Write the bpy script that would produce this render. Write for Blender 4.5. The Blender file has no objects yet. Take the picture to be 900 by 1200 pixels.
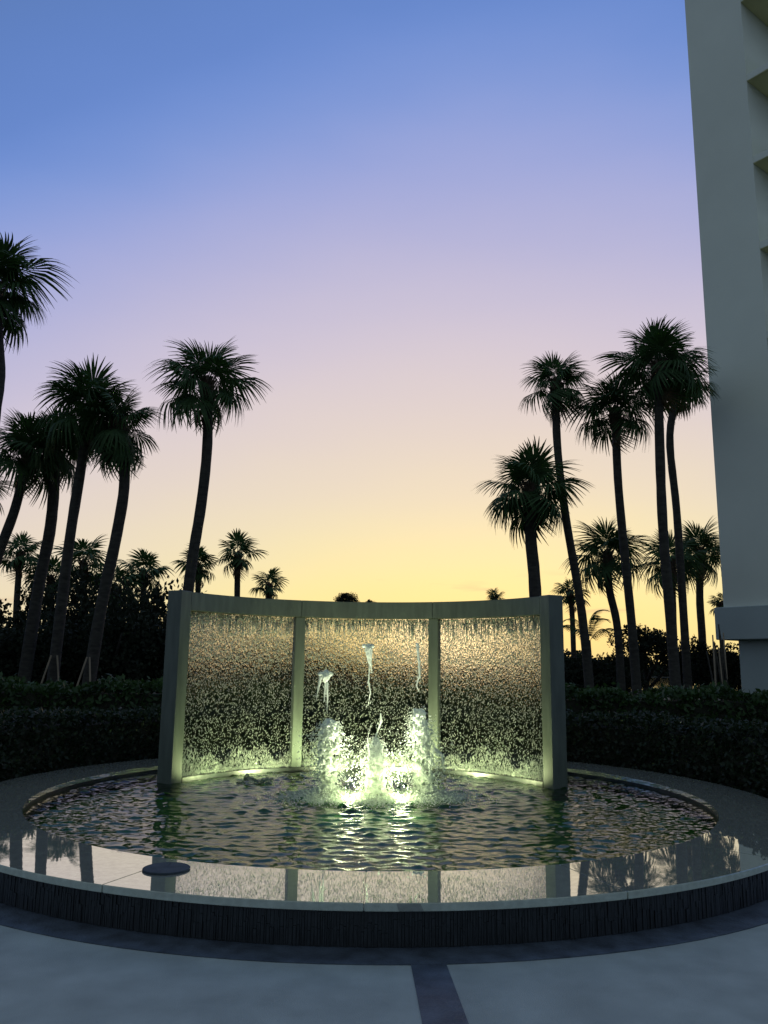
import bpy, bmesh, math, random
import numpy as np
from mathutils import Vector, Matrix

random.seed(7)
rng = np.random.default_rng(11)
scene = bpy.context.scene
COL = scene.collection
R = math.radians

# ------------------------------------------------------------------ camera
CAM = Vector((0, 0, 1.55)); F = 956.0; PITCH = .1856; ROLL = .0125
fw = Vector((0, math.cos(PITCH), math.sin(PITCH)))
r0 = Vector((1, 0, 0)); u0 = r0.cross(fw)
rt = math.cos(ROLL) * r0 + math.sin(ROLL) * u0
up = rt.cross(fw)
cd = bpy.data.cameras.new("camera")
cam = bpy.data.objects.new("camera", cd); COL.objects.link(cam)
m = Matrix.Identity(4)
for i in range(3):
    m[i][0] = rt[i]; m[i][1] = up[i]; m[i][2] = -fw[i]; m[i][3] = CAM[i]
cam.matrix_world = m
cd.sensor_fit = 'VERTICAL'; cd.sensor_height = 24.0; cd.lens = F / 1200 * 24.0
cd.clip_start = .05; cd.clip_end = 5000
scene.camera = cam
scene.render.resolution_x = 768; scene.render.resolution_y = 1024

# ------------------------------------------------------------------ world, sun, exposure
SUN_AZ = R(8)      # clockwise from +Y
SUN_EL = R(0.5)
def lin(c):
    return tuple(((v / 255) / 12.92 if v <= 10 else (((v / 255) + .055) / 1.055) ** 2.4) for v in c)
w = bpy.data.worlds.new("World"); scene.world = w; w.use_nodes = True
nt = w.node_tree; nt.nodes.clear(); N = nt.nodes; L = nt.links
def nd(t, **k):
    n = N.new(t)
    for a, b in k.items(): setattr(n, a, b)
    return n
def mth(op, a, b=None, c=None):
    n = N.new('ShaderNodeMath'); n.operation = op
    for i, v in enumerate((a, b, c)):
        if v is None: continue
        if isinstance(v, (int, float)): n.inputs[i].default_value = v
        else: L.new(v, n.inputs[i])
    return n.outputs[0]
tc = nd('ShaderNodeTexCoord')
nrm = nd('ShaderNodeVectorMath', operation='NORMALIZE'); L.new(tc.outputs['Generated'], nrm.inputs[0])
sep = nd('ShaderNodeSeparateXYZ'); L.new(nrm.outputs[0], sep.inputs[0])
dot = nd('ShaderNodeVectorMath', operation='DOT_PRODUCT'); L.new(nrm.outputs[0], dot.inputs[0])
dot.inputs[1].default_value = (math.sin(SUN_AZ), math.cos(SUN_AZ), 0)
horiz = mth('SQRT', mth('SUBTRACT', 1.0001, mth('MULTIPLY', sep.outputs[2], sep.outputs[2])))
ca = mth('DIVIDE', dot.outputs['Value'], horiz)
t = mth('ADD', mth('MAXIMUM', sep.outputs[2], 0.0), mth('MULTIPLY', mth('SUBTRACT', 1.0, ca), .80))
hz_n = nd('ShaderNodeTexNoise'); hz_m = nd('ShaderNodeMapping'); hz_m.inputs['Scale'].default_value = (1.6, 1.6, 5)
L.new(nrm.outputs[0], hz_m.inputs[0]); L.new(hz_m.outputs[0], hz_n.inputs[0]); hz_n.inputs['Scale'].default_value = 1.6; hz_n.inputs['Detail'].default_value = 4
t = mth('ADD', t, mth('MULTIPLY', mth('SUBTRACT', hz_n.outputs[0], .5), .055))
t = mth('DIVIDE', t, 1.25)
ramp = nd('ShaderNodeValToRGB'); L.new(t, ramp.inputs[0])
stops = [(0, (238, 215, 142)), (.07, (242, 223, 150)), (.12, (238, 224, 162)), (.20, (228, 213, 182)), (.286, (219, 203, 193)),
         (.38, (206, 193, 204)), (.47, (180, 176, 207)), (.55, (154, 162, 210)), (.62, (122, 147, 207)),
         (.69, (95, 129, 198)), (.85, (84, 114, 170)), (1.05, (104, 124, 152)), (1.25, (114, 127, 138))]
cr = ramp.color_ramp; cr.interpolation = 'B_SPLINE'
while len(cr.elements) < len(stops): cr.elements.new(.5)
for e, (p, c) in zip(cr.elements, stops):
    e.position = p / 1.25; e.color = (*lin(c), 1)
sky = nd('ShaderNodeTexSky', sky_type='NISHITA'); sky.sun_disc = False
sky.sun_elevation = SUN_EL; sky.sun_rotation = SUN_AZ; sky.air_density = 1.0; sky.dust_density = 2.0; sky.ozone_density = 2.0
skm = nd('ShaderNodeVectorMath', operation='SCALE'); L.new(sky.outputs[0], skm.inputs[0]); skm.inputs['Scale'].default_value = 1.2
# thin cloud wisps low over the sunset
mp = nd('ShaderNodeMapping'); L.new(nrm.outputs[0], mp.inputs[0]); mp.inputs['Scale'].default_value = (9, 9, 75)
mp.inputs['Location'].default_value = (.4, 0, .3)
ns = nd('ShaderNodeTexNoise'); L.new(mp.outputs[0], ns.inputs[0]); ns.inputs['Scale'].default_value = 1.0; ns.inputs['Detail'].default_value = 5
cm = nd('ShaderNodeMapRange'); L.new(ns.outputs[0], cm.inputs[0]); cm.inputs[1].default_value = .60; cm.inputs[2].default_value = .76
lo = nd('ShaderNodeMapRange'); L.new(sep.outputs[2], lo.inputs[0]); lo.inputs[1].default_value = .13; lo.inputs[2].default_value = .07
cf = mth('MULTIPLY', mth('MULTIPLY', cm.outputs[0], lo.outputs[0]), .55)
mixn = nd('ShaderNodeMix', data_type='RGBA'); mixn.inputs['Factor'].default_value = .03
L.new(ramp.outputs[0], mixn.inputs['A']); L.new(skm.outputs[0], mixn.inputs['B'])
mixc = nd('ShaderNodeMix', data_type='RGBA'); L.new(cf, mixc.inputs['Factor'])
L.new(mixn.outputs['Result'], mixc.inputs['A']); mixc.inputs['B'].default_value = (*lin((205, 170, 140)), 1)
bg = nd('ShaderNodeBackground'); L.new(mixc.outputs['Result'], bg.inputs[0]); bg.inputs[1].default_value = 1.0
out = nd('ShaderNodeOutputWorld'); L.new(bg.outputs[0], out.inputs[0])
sd = bpy.data.lights.new("sun", 'SUN'); sd.energy = .04; sd.angle = R(12); sd.color = (1, .8, .55)
sun = bpy.data.objects.new("sun", sd); COL.objects.link(sun)
sdir = Vector((math.sin(SUN_AZ) * math.cos(SUN_EL), math.cos(SUN_AZ) * math.cos(SUN_EL), math.sin(R(2))))
sun.rotation_euler = sdir.to_track_quat('Z', 'Y').to_euler(); sun.location = (20, 60, 30)
vs = scene.view_settings
vs.view_transform = 'Standard'; vs.look = 'None'; vs.exposure = .12; vs.gamma = 1; vs.use_curve_mapping = False
cy = scene.cycles
cy.use_denoising = True
try: cy.denoiser = 'OPENIMAGEDENOISE'
except Exception: pass
cy.max_bounces = 10; cy.diffuse_bounces = 3; cy.glossy_bounces = 4; cy.transmission_bounces = 6
cy.transparent_max_bounces = 24; cy.caustics_reflective = False; cy.caustics_refractive = False
cy.sample_clamp_indirect = 6

# ------------------------------------------------------------------ helpers
def ray(x, y):
    return ((x - 450) / F) * rt - ((y - 600) / F) * up + fw
def at_y(x, y, Y):
    d = ray(x, y); return CAM + d * (Y / d.y)
def at_z(x, y, z):
    d = ray(x, y); return CAM + d * ((z - CAM.z) / d.z)

def tag(o, label=None, cat=None, group=None, kind=None):
    if label: o['label'] = label
    if cat: o['category'] = cat
    if group: o['group'] = group
    if kind: o['kind'] = kind
    return o
def link(name, me, mat=None, parent=None, loc=None, rot=None, scale=None):
    o = bpy.data.objects.new(name, me); COL.objects.link(o)
    if mat is not None and me is not None and not me.materials: me.materials.append(mat)
    if parent is not None: o.parent = parent
    if loc is not None: o.location = loc
    if rot is not None: o.rotation_euler = rot
    if scale is not None: o.scale = scale
    return o
def empty(name, loc=(0, 0, 0), rz=0):
    o = bpy.data.objects.new(name, None); COL.objects.link(o); o.location = loc; o.rotation_euler = (0, 0, rz)
    o.empty_display_size = .1
    return o
def mesh(name, v, f, smooth=False):
    me = bpy.data.meshes.new(name)
    v = np.asarray(v, dtype=np.float32)
    if isinstance(f, np.ndarray):
        n, k = f.shape
        me.vertices.add(len(v)); me.vertices.foreach_set('co', v.ravel())
        me.loops.add(n * k); me.loops.foreach_set('vertex_index', f.astype(np.int32).ravel())
        me.polygons.add(n); me.polygons.foreach_set('loop_start', np.arange(0, n * k, k, dtype=np.int32))
        me.update(calc_edges=True)
    else:
        me.from_pydata(v.tolist(), [], f); me.update()
    if smooth: me.polygons.foreach_set('use_smooth', np.ones(len(me.polygons), dtype=bool))
    return me
def prism(poly, z0, z1, bevel=0):
    """vertical prism over a ccw plan polygon"""
    bm = bmesh.new()
    b = [bm.verts.new((x, y, z0)) for x, y in poly]; tpp = [bm.verts.new((x, y, z1)) for x, y in poly]
    bm.faces.new(b[::-1]); bm.faces.new(tpp)
    n = len(poly)
    for i in range(n): bm.faces.new((b[i], b[(i + 1) % n], tpp[(i + 1) % n], tpp[i]))
    bmesh.ops.recalc_face_normals(bm, faces=bm.faces)
    if bevel: bmesh.ops.bevel(bm, geom=list(bm.edges), offset=bevel, segments=1, affect='EDGES')
    me = bpy.data.meshes.new('m'); bm.to_mesh(me); bm.free(); return me
def sector(ra, rb, a0, a1, z0, z1, n=8, bevel=0):
    P = [(rb * math.sin(a0 + (a1 - a0) * i / n), rb * math.cos(a0 + (a1 - a0) * i / n)) for i in range(n + 1)]
    P += [(ra * math.sin(a1 + (a0 - a1) * i / n), ra * math.cos(a1 + (a0 - a1) * i / n)) for i in range(n + 1)]
    bm = bmesh.new(); k = len(P)
    b = [bm.verts.new((x, y, z0)) for x, y in P]; tpp = [bm.verts.new((x, y, z1)) for x, y in P]
    for i in range(n):
        j = k - 1 - i
        bm.faces.new((tpp[i], tpp[i + 1], tpp[j - 1], tpp[j])); bm.faces.new((b[i + 1], b[i], b[j], b[j - 1]))
    for i in range(k): bm.faces.new((b[i], b[(i + 1) % k], tpp[(i + 1) % k], tpp[i]))
    bmesh.ops.recalc_face_normals(bm, faces=bm.faces)
    if bevel:
        ed = [e for e in bm.edges if len(e.link_faces) == 2 and e.calc_face_angle(0) > .6]
        bmesh.ops.bevel(bm, geom=ed, offset=bevel, segments=2, affect='EDGES')
    me = bpy.data.meshes.new('sector'); bm.to_mesh(me); bm.free(); return me
def tube(pts, rad, n=10, cap=True):
    pts = [Vector(p) for p in pts]; V = []; Fc = []
    for i, p in enumerate(pts):
        tg = (pts[min(i + 1, len(pts) - 1)] - pts[max(i - 1, 0)]).normalized()
        a = tg.cross(Vector((0, 1, .01))).normalized(); b = tg.cross(a)
        for k in range(n):
            q = 2 * math.pi * k / n
            V.append(p + (a * math.cos(q) + b * math.sin(q)) * rad[i])
    for i in range(len(pts) - 1):
        for k in range(n):
            Fc.append((i * n + k, i * n + (k + 1) % n, (i + 1) * n + (k + 1) % n, (i + 1) * n + k))
    if cap: Fc.append(tuple(range(n))[::-1]); Fc.append(tuple(range((len(pts) - 1) * n, len(pts) * n)))
    return [tuple(v) for v in V], Fc

# ------------------------------------------------------------------ materials
def material(name, base=(.5, .5, .5), rough=.6, var=.0, scale=8, bump=0, bscale=40, metal=0, ior=1.5, detail=6, stretch=None):
    mt = bpy.data.materials.new(name); mt.use_nodes = True
    t_ = mt.node_tree; b = t_.nodes['Principled BSDF']
    b.inputs['Base Color'].default_value = (*base, 1); b.inputs['Roughness'].default_value = rough
    b.inputs['Metallic'].default_value = metal; b.inputs['IOR'].default_value = ior
    tcn = t_.nodes.new('ShaderNodeTexCoord'); mpn = t_.nodes.new('ShaderNodeMapping')
    t_.links.new(tcn.outputs['Object'], mpn.inputs[0])
    if stretch: mpn.inputs['Scale'].default_value = stretch
    if var:
        n = t_.nodes.new('ShaderNodeTexNoise'); n.inputs['Scale'].default_value = scale; n.inputs['Detail'].default_value = detail
        t_.links.new(mpn.outputs[0], n.inputs[0])
        r = t_.nodes.new('ShaderNodeValToRGB'); t_.links.new(n.outputs[0], r.inputs[0])
        r.color_ramp.elements[0].position = .3; r.color_ramp.elements[1].position = .7
        r.color_ramp.elements[0].color = (*[max(0, c * (1 - var)) for c in base], 1)
        r.color_ramp.elements[1].color = (*[min(1, c * (1 + var)) for c in base], 1)
        t_.links.new(r.outputs[0], b.inputs['Base Color'])
    if bump:
        n2 = t_.nodes.new('ShaderNodeTexNoise'); n2.inputs['Scale'].default_value = bscale; n2.inputs['Detail'].default_value = 5
        t_.links.new(mpn.outputs[0], n2.inputs[0])
        bp = t_.nodes.new('ShaderNodeBump'); bp.inputs['Strength'].default_value = bump; bp.inputs['Distance'].default_value = .02
        t_.links.new(n2.outputs[0], bp.inputs['Height']); t_.links.new(bp.outputs[0], b.inputs['Normal'])
    return mt
def leaf_material(name, base, trans=.25, var=.4, rough=.5):
    mt = material(name, base, rough, var, 3.0)
    t_ = mt.node_tree; b = t_.nodes['Principled BSDF']; o = t_.nodes['Material Output']
    tr = t_.nodes.new('ShaderNodeBsdfTranslucent'); tr.inputs[0].default_value = (base[0] * 1.2, base[1] * 1.3, base[2] * .7, 1)
    mx = t_.nodes.new('ShaderNodeMixShader'); mx.inputs[0].default_value = trans
    t_.links.new(b.outputs[0], mx.inputs[1]); t_.links.new(tr.outputs[0], mx.inputs[2]); t_.links.new(mx.outputs[0], o.inputs[0])
    return mt
def droplet_material(name, white=.5, ior=1.33, col=(.85, .92, .85), trl=.6):
    mt = bpy.data.materials.new(name); mt.use_nodes = True; t_ = mt.node_tree; t_.nodes.clear()
    g = t_.nodes.new('ShaderNodeBsdfGlass'); g.inputs['IOR'].default_value = ior; g.inputs['Roughness'].default_value = .02
    d = t_.nodes.new('ShaderNodeBsdfDiffuse'); d.inputs[0].default_value = (*col, 1)
    tr = t_.nodes.new('ShaderNodeBsdfTranslucent'); tr.inputs[0].default_value = (*col, 1)
    m1 = t_.nodes.new('ShaderNodeMixShader'); m1.inputs[0].default_value = trl
    m2 = t_.nodes.new('ShaderNodeMixShader'); m2.inputs[0].default_value = white
    o = t_.nodes.new('ShaderNodeOutputMaterial')
    t_.links.new(d.outputs[0], m1.inputs[1]); t_.links.new(tr.outputs[0], m1.inputs[2])
    t_.links.new(g.outputs[0], m2.inputs[1]); t_.links.new(m1.outputs[0], m2.inputs[2]); t_.links.new(m2.outputs[0], o.inputs[0])
    return mt
def water_material(name, tint, bump=.0, bscale=30):
    mt = bpy.data.materials.new(name); mt.use_nodes = True; t_ = mt.node_tree; t_.nodes.clear()
    tp = t_.nodes.new('ShaderNodeBsdfTransparent'); tp.inputs[0].default_value = (*tint, 1)
    gl = t_.nodes.new('ShaderNodeBsdfGlossy'); gl.inputs['Roughness'].default_value = .04; gl.inputs[0].default_value = (1, 1, 1, 1)
    fr = t_.nodes.new('ShaderNodeFresnel'); fr.inputs['IOR'].default_value = 1.4
    if bump:
        tcn = t_.nodes.new('ShaderNodeTexCoord'); n2 = t_.nodes.new('ShaderNodeTexNoise'); n2.inputs['Scale'].default_value = bscale
        n2.inputs['Detail'].default_value = 3; t_.links.new(tcn.outputs['Object'], n2.inputs[0])
        bp = t_.nodes.new('ShaderNodeBump'); bp.inputs['Strength'].default_value = bump; bp.inputs['Distance'].default_value = .01
        t_.links.new(n2.outputs[0], bp.inputs['Height'])
        t_.links.new(bp.outputs[0], gl.inputs['Normal']); t_.links.new(bp.outputs[0], fr.inputs['Normal'])
    mx = t_.nodes.new('ShaderNodeMixShader'); o = t_.nodes.new('ShaderNodeOutputMaterial')
    t_.links.new(fr.outputs[0], mx.inputs[0]); t_.links.new(tp.outputs[0], mx.inputs[1]); t_.links.new(gl.outputs[0], mx.inputs[2])
    t_.links.new(mx.outputs[0], o.inputs[0]); return mt

def film_material(name):
    mt = bpy.data.materials.new(name); mt.use_nodes = True; t_ = mt.node_tree; t_.nodes.clear()
    tcn = t_.nodes.new('ShaderNodeTexCoord'); mpn = t_.nodes.new('ShaderNodeMapping'); mpn.inputs['Scale'].default_value = (1, 1, .55)
    t_.links.new(tcn.outputs['Object'], mpn.inputs[0])
    n2 = t_.nodes.new('ShaderNodeTexNoise'); n2.inputs['Scale'].default_value = 42; n2.inputs['Detail'].default_value = 2.5
    t_.links.new(mpn.outputs[0], n2.inputs[0])
    bp = t_.nodes.new('ShaderNodeBump'); bp.inputs['Strength'].default_value = 1; bp.inputs['Distance'].default_value = .0088
    t_.links.new(n2.outputs[0], bp.inputs['Height'])
    rf = t_.nodes.new('ShaderNodeBsdfRefraction'); rf.inputs['IOR'].default_value = 1.33; rf.inputs['Roughness'].default_value = .03
    t_.links.new(bp.outputs[0], rf.inputs['Normal'])
    tp = t_.nodes.new('ShaderNodeBsdfTransparent'); mx = t_.nodes.new('ShaderNodeMixShader'); mx.inputs[0].default_value = .68
    o = t_.nodes.new('ShaderNodeOutputMaterial')
    t_.links.new(tp.outputs[0], mx.inputs[1]); t_.links.new(rf.outputs[0], mx.inputs[2]); t_.links.new(mx.outputs[0], o.inputs[0]); return mt

M = dict(
    film=film_material('water_film'),
    concrete=material('concrete', (.36, .40, .37), .72, .15, 3.5, .3, 160, detail=10),
    band=material('dark_paver', (.065, .082, .105), .55, .45, 7, .3, 60),
    soil=material('lawn_soil', (.03, .04, .02), .95, .5, 2, .5, 30),
    coping=material('polished_granite', (.70, .73, .62), .02, .12, 26, .007, 9, metal=.72, ior=2.0),
    tile=material('dark_tile', (.022, .026, .03), .35, .6, 9, .2, 60),
    basin=material('basin_floor', (.22, .46, .13), .8, .3, 6),
    frame=material('painted_metal', (.10, .118, .10), .5, .2, 3, .05, 90, stretch=(4, 4, .7)),
    sill=material('dark_sill', (.03, .035, .035), .4, .3, 10),
    bark=material('palm_bark', (.042, .038, .031), .9, .45, 5, .8, 25, stretch=(1, 1, 3)),
    boot=material('leaf_base', (.08, .055, .035), .9, .5, 8, .6, 30),
    frond=leaf_material('palm_frond', (.04, .09, .026), .22, rough=.75),
    dry=leaf_material('dry_frond', (.10, .07, .035), .2),
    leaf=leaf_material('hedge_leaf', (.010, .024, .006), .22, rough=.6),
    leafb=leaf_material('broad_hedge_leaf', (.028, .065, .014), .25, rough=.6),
    leafd=leaf_material('shrub_leaf', (.014, .022, .010), .12, rough=.95),
    core=material('hedge_twigs', (.02, .022, .012), .95, .5, 20),
    wall=material('painted_stucco', (.86, .88, .76), .85, .05, .35, .25, 30),
    base=material('plinth_stucco', (.48, .54, .52), .85, .06, .5, .25, 30),
    soffit=material('soffit_paint', (.80, .75, .42), .85, .06, 1.5),
    glass=material('window_glass', (.02, .03, .035), .08),
    wood=material('prop_wood', (.30, .24, .17), .8, .3, 12, stretch=(1, 1, .2)),
    metal=material('lamp_metal', (.25, .25, .25), .35, metal=1),
    cap=material('dark_metal', (.05, .065, .08), .85, .3, 10),
    bead=droplet_material('falling_drops', .5, trl=.6, col=(.9, .95, .9)),
    froth=droplet_material('white_water', .93, col=(.93, .97, .88), trl=.5),
    mist=droplet_material('splash_water', .6),
    water=water_material('pool_water', (.28, .54, .22), .10, 30),
    lagoon=water_material('lagoon_water', (.05, .07, .06), .05, 2),
)
em = bpy.data.materials.new('lamp_lens'); em.use_nodes = True
eb = em.node_tree.nodes['Principled BSDF']; eb.inputs['Emission Color'].default_value = (.92, 1, .66, 1); eb.inputs['Emission Strength'].default_value = 20

em2 = em.copy(); em2.name = 'uplight_lens'; em2.node_tree.nodes['Principled BSDF'].inputs['Emission Strength'].default_value = 3

# ------------------------------------------------------------------ dimensions
CX, CY = -.087, 8.954
RIN, ROUT, HZ, RBAND = 3.369, 4.083, .2464, 4.305
ZW = .166
FR, HALF, ZT, ZB, FCX = 2.484, 1.146, 2.41, 2.183, -.1265
FC = (CX + FCX, CY)

# ------------------------------------------------------------------ ground and pavement
gv = [(-900, -300, -.02), (900, -300, -.02), (900, 2500, -.02), (-900, 2500, -.02)]
tag(link('ground', mesh('ground', gv, [(0, 1, 2, 3)]), M['soil']), kind='structure')
# paved terrace in front of and beside the pool
pv = [(-12, -6), (12, -6), (12, 9.2), (-12, 9.2)]
tag(link('pavement', prism(pv, -.015, .0), M['concrete']), kind='structure')
tag(link('dark_paving_ring', sector(ROUT - .15, RBAND, 0, 2 * math.pi, .0005, .005, 120), M['band'], loc=(CX, CY, 0)), kind='structure')
s = [at_z(482, 1133, 0), at_z(524, 1133, 0), at_z(549, 1200, 0), at_z(495, 1200, 0)]
dl = (s[3] - s[0]); dr = (s[2] - s[1])
poly = [(s[0].x - dl.x * .08, s[0].y - dl.y * .08), (s[3].x + dl.x * 4, s[3].y + dl.y * 4), (s[2].x + dr.x * 4, s[2].y + dr.y * 4), (s[1].x - dr.x * .05, s[1].y - dr.y * .05)]
tag(link('dark_paving_strip', prism(poly, .0003, .004), M['band']), kind='structure')
lv = [(17, 62, -.012), (60, 62, -.012), (75, 150, -.012), (40, 150, -.012)]
tag(link('lagoon', mesh('lagoon', lv, [(0, 1, 2, 3)]), M['lagoon']), kind='structure')

# ------------------------------------------------------------------ round basin
bas = tag(empty('fountain_basin', (CX, CY, 0)), 'low round fountain basin with polished granite rim and dark tiled side', 'fountain')
link('basin_wall', sector(RIN + .012, ROUT - .04, 0, 2 * math.pi, .0015, HZ - .047, 160), M['tile'], bas)
link('basin_floor', sector(.0, RIN + .02, 0, 2 * math.pi, .012, .03, 120), M['basin'], bas)
NS = 16
off = math.atan2(at_z(428, 1036, HZ).x - CX, at_z(428, 1036, HZ).y - CY)
sme = sector(RIN, ROUT, .0004, 2 * math.pi / NS - .0004, HZ - .045, HZ, 14, .004)
for k in range(NS):
    link('coping_stone', sme, M['coping'], bas, rot=(0, 0, -off - k * 2 * math.pi / NS))
# narrow upright strips of tile on the outside, camera half only
V = []; Fc = []
ang = math.pi * .42; k = 0
while ang < math.pi * 1.58:
    wd = random.uniform(.010, .026); da = wd / (ROUT - .04)
    z = .008
    while z < HZ - .055:
        h = min(random.uniform(.07, .16), HZ - .048 - z)
        pr = random.uniform(.003, .011)
        ra, rb_ = ROUT - .044, ROUT - .04 + pr
        a0, a1 = ang + .0004, ang + da - .0004
        q = len(V)
        for zz in (z + .001, z + h - .001):
            V += [(ra * math.sin(a0), ra * math.cos(a0), zz), (rb_ * math.sin(a0), rb_ * math.cos(a0), zz), (rb_ * math.sin(a1), rb_ * math.cos(a1), zz), (ra * math.sin(a1), ra * math.cos(a1), zz)]
        Fc += [(q + 1, q + 2, q + 6, q + 5), (q, q + 1, q + 5, q + 4), (q + 2, q + 3, q + 7, q + 6), (q + 4, q + 5, q + 6, q + 7), (q, q + 3, q + 2, q + 1)]
        z += h
    ang += da
tm = mesh('tile', V, Fc)
tmat = M['tile'].copy(); tmat.name = 'tile_strips'
tag(link('tile_strips', tm, tmat, bas), kind='stuff')
# per-strip colour from a stretched noise
tt = tmat.node_tree
for n in tt.nodes:
    if n.type == 'MAPPING': n.inputs['Scale'].default_value = (14, 14, 1.2)

# flat round cap lying on the rim
p = at_z(195, 1019, HZ)
capm = sector(0, .15, 0, 2 * math.pi, 0, .012, 40, .003)
tag(link('round_cover', capm, M['cap'], loc=(p.x, p.y, HZ + .0005)), 'flat round dark metal cover lying on the polished rim', 'cover')

# ------------------------------------------------------------------ jets
JETS = [at_z(384, 935, ZW), at_z(440, 938, ZW), at_z(499, 935, ZW)]
JC = sum((j for j in JETS), Vector()) / 3

# pool water with real ripples
h = .0165; n = int(2 * RIN / h) + 2
xs = np.linspace(-RIN, RIN, n); X, Y = np.meshgrid(xs, xs); rr = np.hypot(X, Y)
jx, jy = JC.x - CX, JC.y - CY
dj = np.hypot(X - jx, Y - jy)
Hh = np.zeros_like(X)
for k in range(90):
    lam_ = .065 * (3.6 ** rng.random()); th = rng.normal(0, .5) + (math.pi / 2 if k % 5 else rng.random() * 6.28)
    a = .0014 * (lam_ / .2) ** 1.0
    ph = rng.random() * 6.28; kx, ky = math.cos(th) * 6.283 / lam_, math.sin(th) * 6.283 / lam_
    wob = .35 * np.sin(X * rng.uniform(.6, 2.2) + rng.random() * 6) + .35 * np.sin(Y * rng.uniform(.6, 2.2) + rng.random() * 6)
    env = .55 + .45 * np.sin(X * rng.uniform(.5, 2) + Y * rng.uniform(.5, 2) + rng.random() * 6)
    Hh += a * env * np.sin(kx * X + ky * Y + ph + wob * 2)
for k in range(6):
    j = JETS[k % 3]; d = np.hypot(X - (j.x - CX) + rng.normal(0, .05), Y - (j.y - CY) + rng.normal(0, .05))
    lam_ = rng.uniform(.16, .34)
    Hh += .0045 * np.exp(-d / 1.3) * np.sin(6.283 * d / lam_ + rng.random() * 6)
Hh = Hh + 30 * Hh * Hh
Hh *= .85 + .8 * np.exp(-(dj / .9) ** 2)
Hh *= np.clip((RIN - rr) / .12, .25, 1)
ok = rr < RIN - .004
# pull rim vertices onto the circle
idx = -np.ones(X.shape, int); nb = ok.copy()
lim = rr < RIN + h
sc_ = np.where(rr > RIN - .002, (RIN - .002) / np.maximum(rr, 1e-6), 1)
idx[lim] = np.arange(lim.sum())
Vw = np.stack([X * sc_, Y * sc_, Hh], -1)[lim]
q = np.stack([idx[:-1, :-1], idx[:-1, 1:], idx[1:, 1:], idx[1:, :-1]], -1).reshape(-1, 4)
q = q[(q >= 0).all(1)]
wm = mesh('water', Vw, q, True)
tag(link('pool_water', wm, M['water'], loc=(CX, CY, ZW)), kind='structure')

# lamps in the water between the jets
for i in range(2):
    c = (JETS[i] + JETS[i + 1]) / 2 + Vector((0, -.20, 0))
    lp = tag(empty('fountain_lamp', (c.x, c.y, .03)), 'bright greenish white lamp in the froth between two jets', 'lamp', 'lamps under the fountain jets')
    v, f = tube([(0, 0, 0), (0, 0, .02), (0, 0, .02), (0, 0, .135)], [.09, .09, .055, .06], 20)
    link('housing', mesh('housing', v, f), M['metal'], lp)
    v, f = tube([(0, 0, .137), (0, 0, .155), (0, 0, .17), (0, 0, .176)], [.058, .05, .03, .004], 20)
    link('lens', mesh('lens', v, f, True), em, lp)
    ld = bpy.data.lights.new('lamp_glow', 'POINT'); ld.energy = 10; ld.color = (.88, 1, .56); ld.shadow_soft_size = .12
    lo_ = bpy.data.objects.new('lamp_glow', ld); COL.objects.link(lo_); lo_.parent = lp; lo_.location = (0, 0, .20)
    ld = bpy.data.lights.new('lamp_beam', 'SPOT'); ld.energy = 30; ld.color = (.95, 1, .68); ld.shadow_soft_size = .08; ld.spot_size = R(125); ld.spot_blend = .35
    lo_ = bpy.data.objects.new('lamp_beam', ld); COL.objects.link(lo_); lo_.parent = lp; lo_.location = (0, 0, .19); lo_.rotation_euler = (math.pi, 0, 0)
    ld = bpy.data.lights.new('lamp_core_beam', 'SPOT'); ld.energy = 200; ld.color = (.95, 1, .72); ld.shadow_soft_size = .05; ld.spot_size = R(54); ld.spot_blend = .6
    lo_ = bpy.data.objects.new('lamp_core_beam', ld); COL.objects.link(lo_); lo_.parent = lp; lo_.location = (0, 0, .192); lo_.rotation_euler = (math.pi - .12, 0, 0)

def ico(sub=1):
    bm = bmesh.new(); bmesh.ops.create_icosphere(bm, subdivisions=sub, radius=1)
    v = np.array([a.co[:] for a in bm.verts]); f = np.array([[b.index for b in a.verts] for a in bm.faces]); bm.free(); return v, f
ICO1 = ico(1); ICO2 = ico(2)
OCT = (np.array([(1, 0, 0), (-1, 0, 0), (0, 1, 0), (0, -1, 0), (0, 0, 1), (0, 0, -1)], float),
       np.array([(0, 2, 4), (2, 1, 4), (1, 3, 4), (3, 0, 4), (2, 0, 5), (1, 2, 5), (3, 1, 5), (0, 3, 5)]))
def scatter(tmpl, pos, sx, sz, axis=None, sy=None):
    """instances of a template: widths sx, lengths sz along axis; joined to arrays"""
    v, f = tmpl; n_ = len(pos); pos = np.asarray(pos, float)
    if axis is None:
        axis = rng.normal(size=(n_, 3))
    axis = axis / np.linalg.norm(axis, axis=1, keepdims=True)
    ref = np.where(np.abs(axis[:, 2:3]) > .9, np.array([[1., 0, 0]]), np.array([[0, 0, 1.]]))
    a = np.cross(axis, ref); a /= np.linalg.norm(a, axis=1, keepdims=True); b = np.cross(axis, a)
    sy = sx if sy is None else sy
    P = pos[:, None] + (v[None, :, 0, None] * a[:, None] * np.reshape(sx, (-1, 1, 1)) + v[None, :, 1, None] * b[:, None] * np.reshape(sy, (-1, 1, 1)) + v[None, :, 2, None] * axis[:, None] * np.reshape(sz, (-1, 1, 1)))
    FF = f[None] + (np.arange(n_) * len(v))[:, None, None]
    return P.reshape(-1, 3), FF.reshape(-1, f.shape[1])
def join(parts):
    V_, F_ = [], []; o_ = 0
    for v, f in parts:
        V_.append(v); F_.append(f + o_); o_ += len(v)
    return np.concatenate(V_), np.concatenate(F_)
def remesh(o, vox):
    md = o.modifiers.new('fuse', 'REMESH'); md.mode = 'VOXEL'; md.voxel_size = vox; md.use_smooth_shade = True
    sm = o.modifiers.new('soft', 'SMOOTH'); sm.factor = .4; sm.iterations = 2

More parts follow.
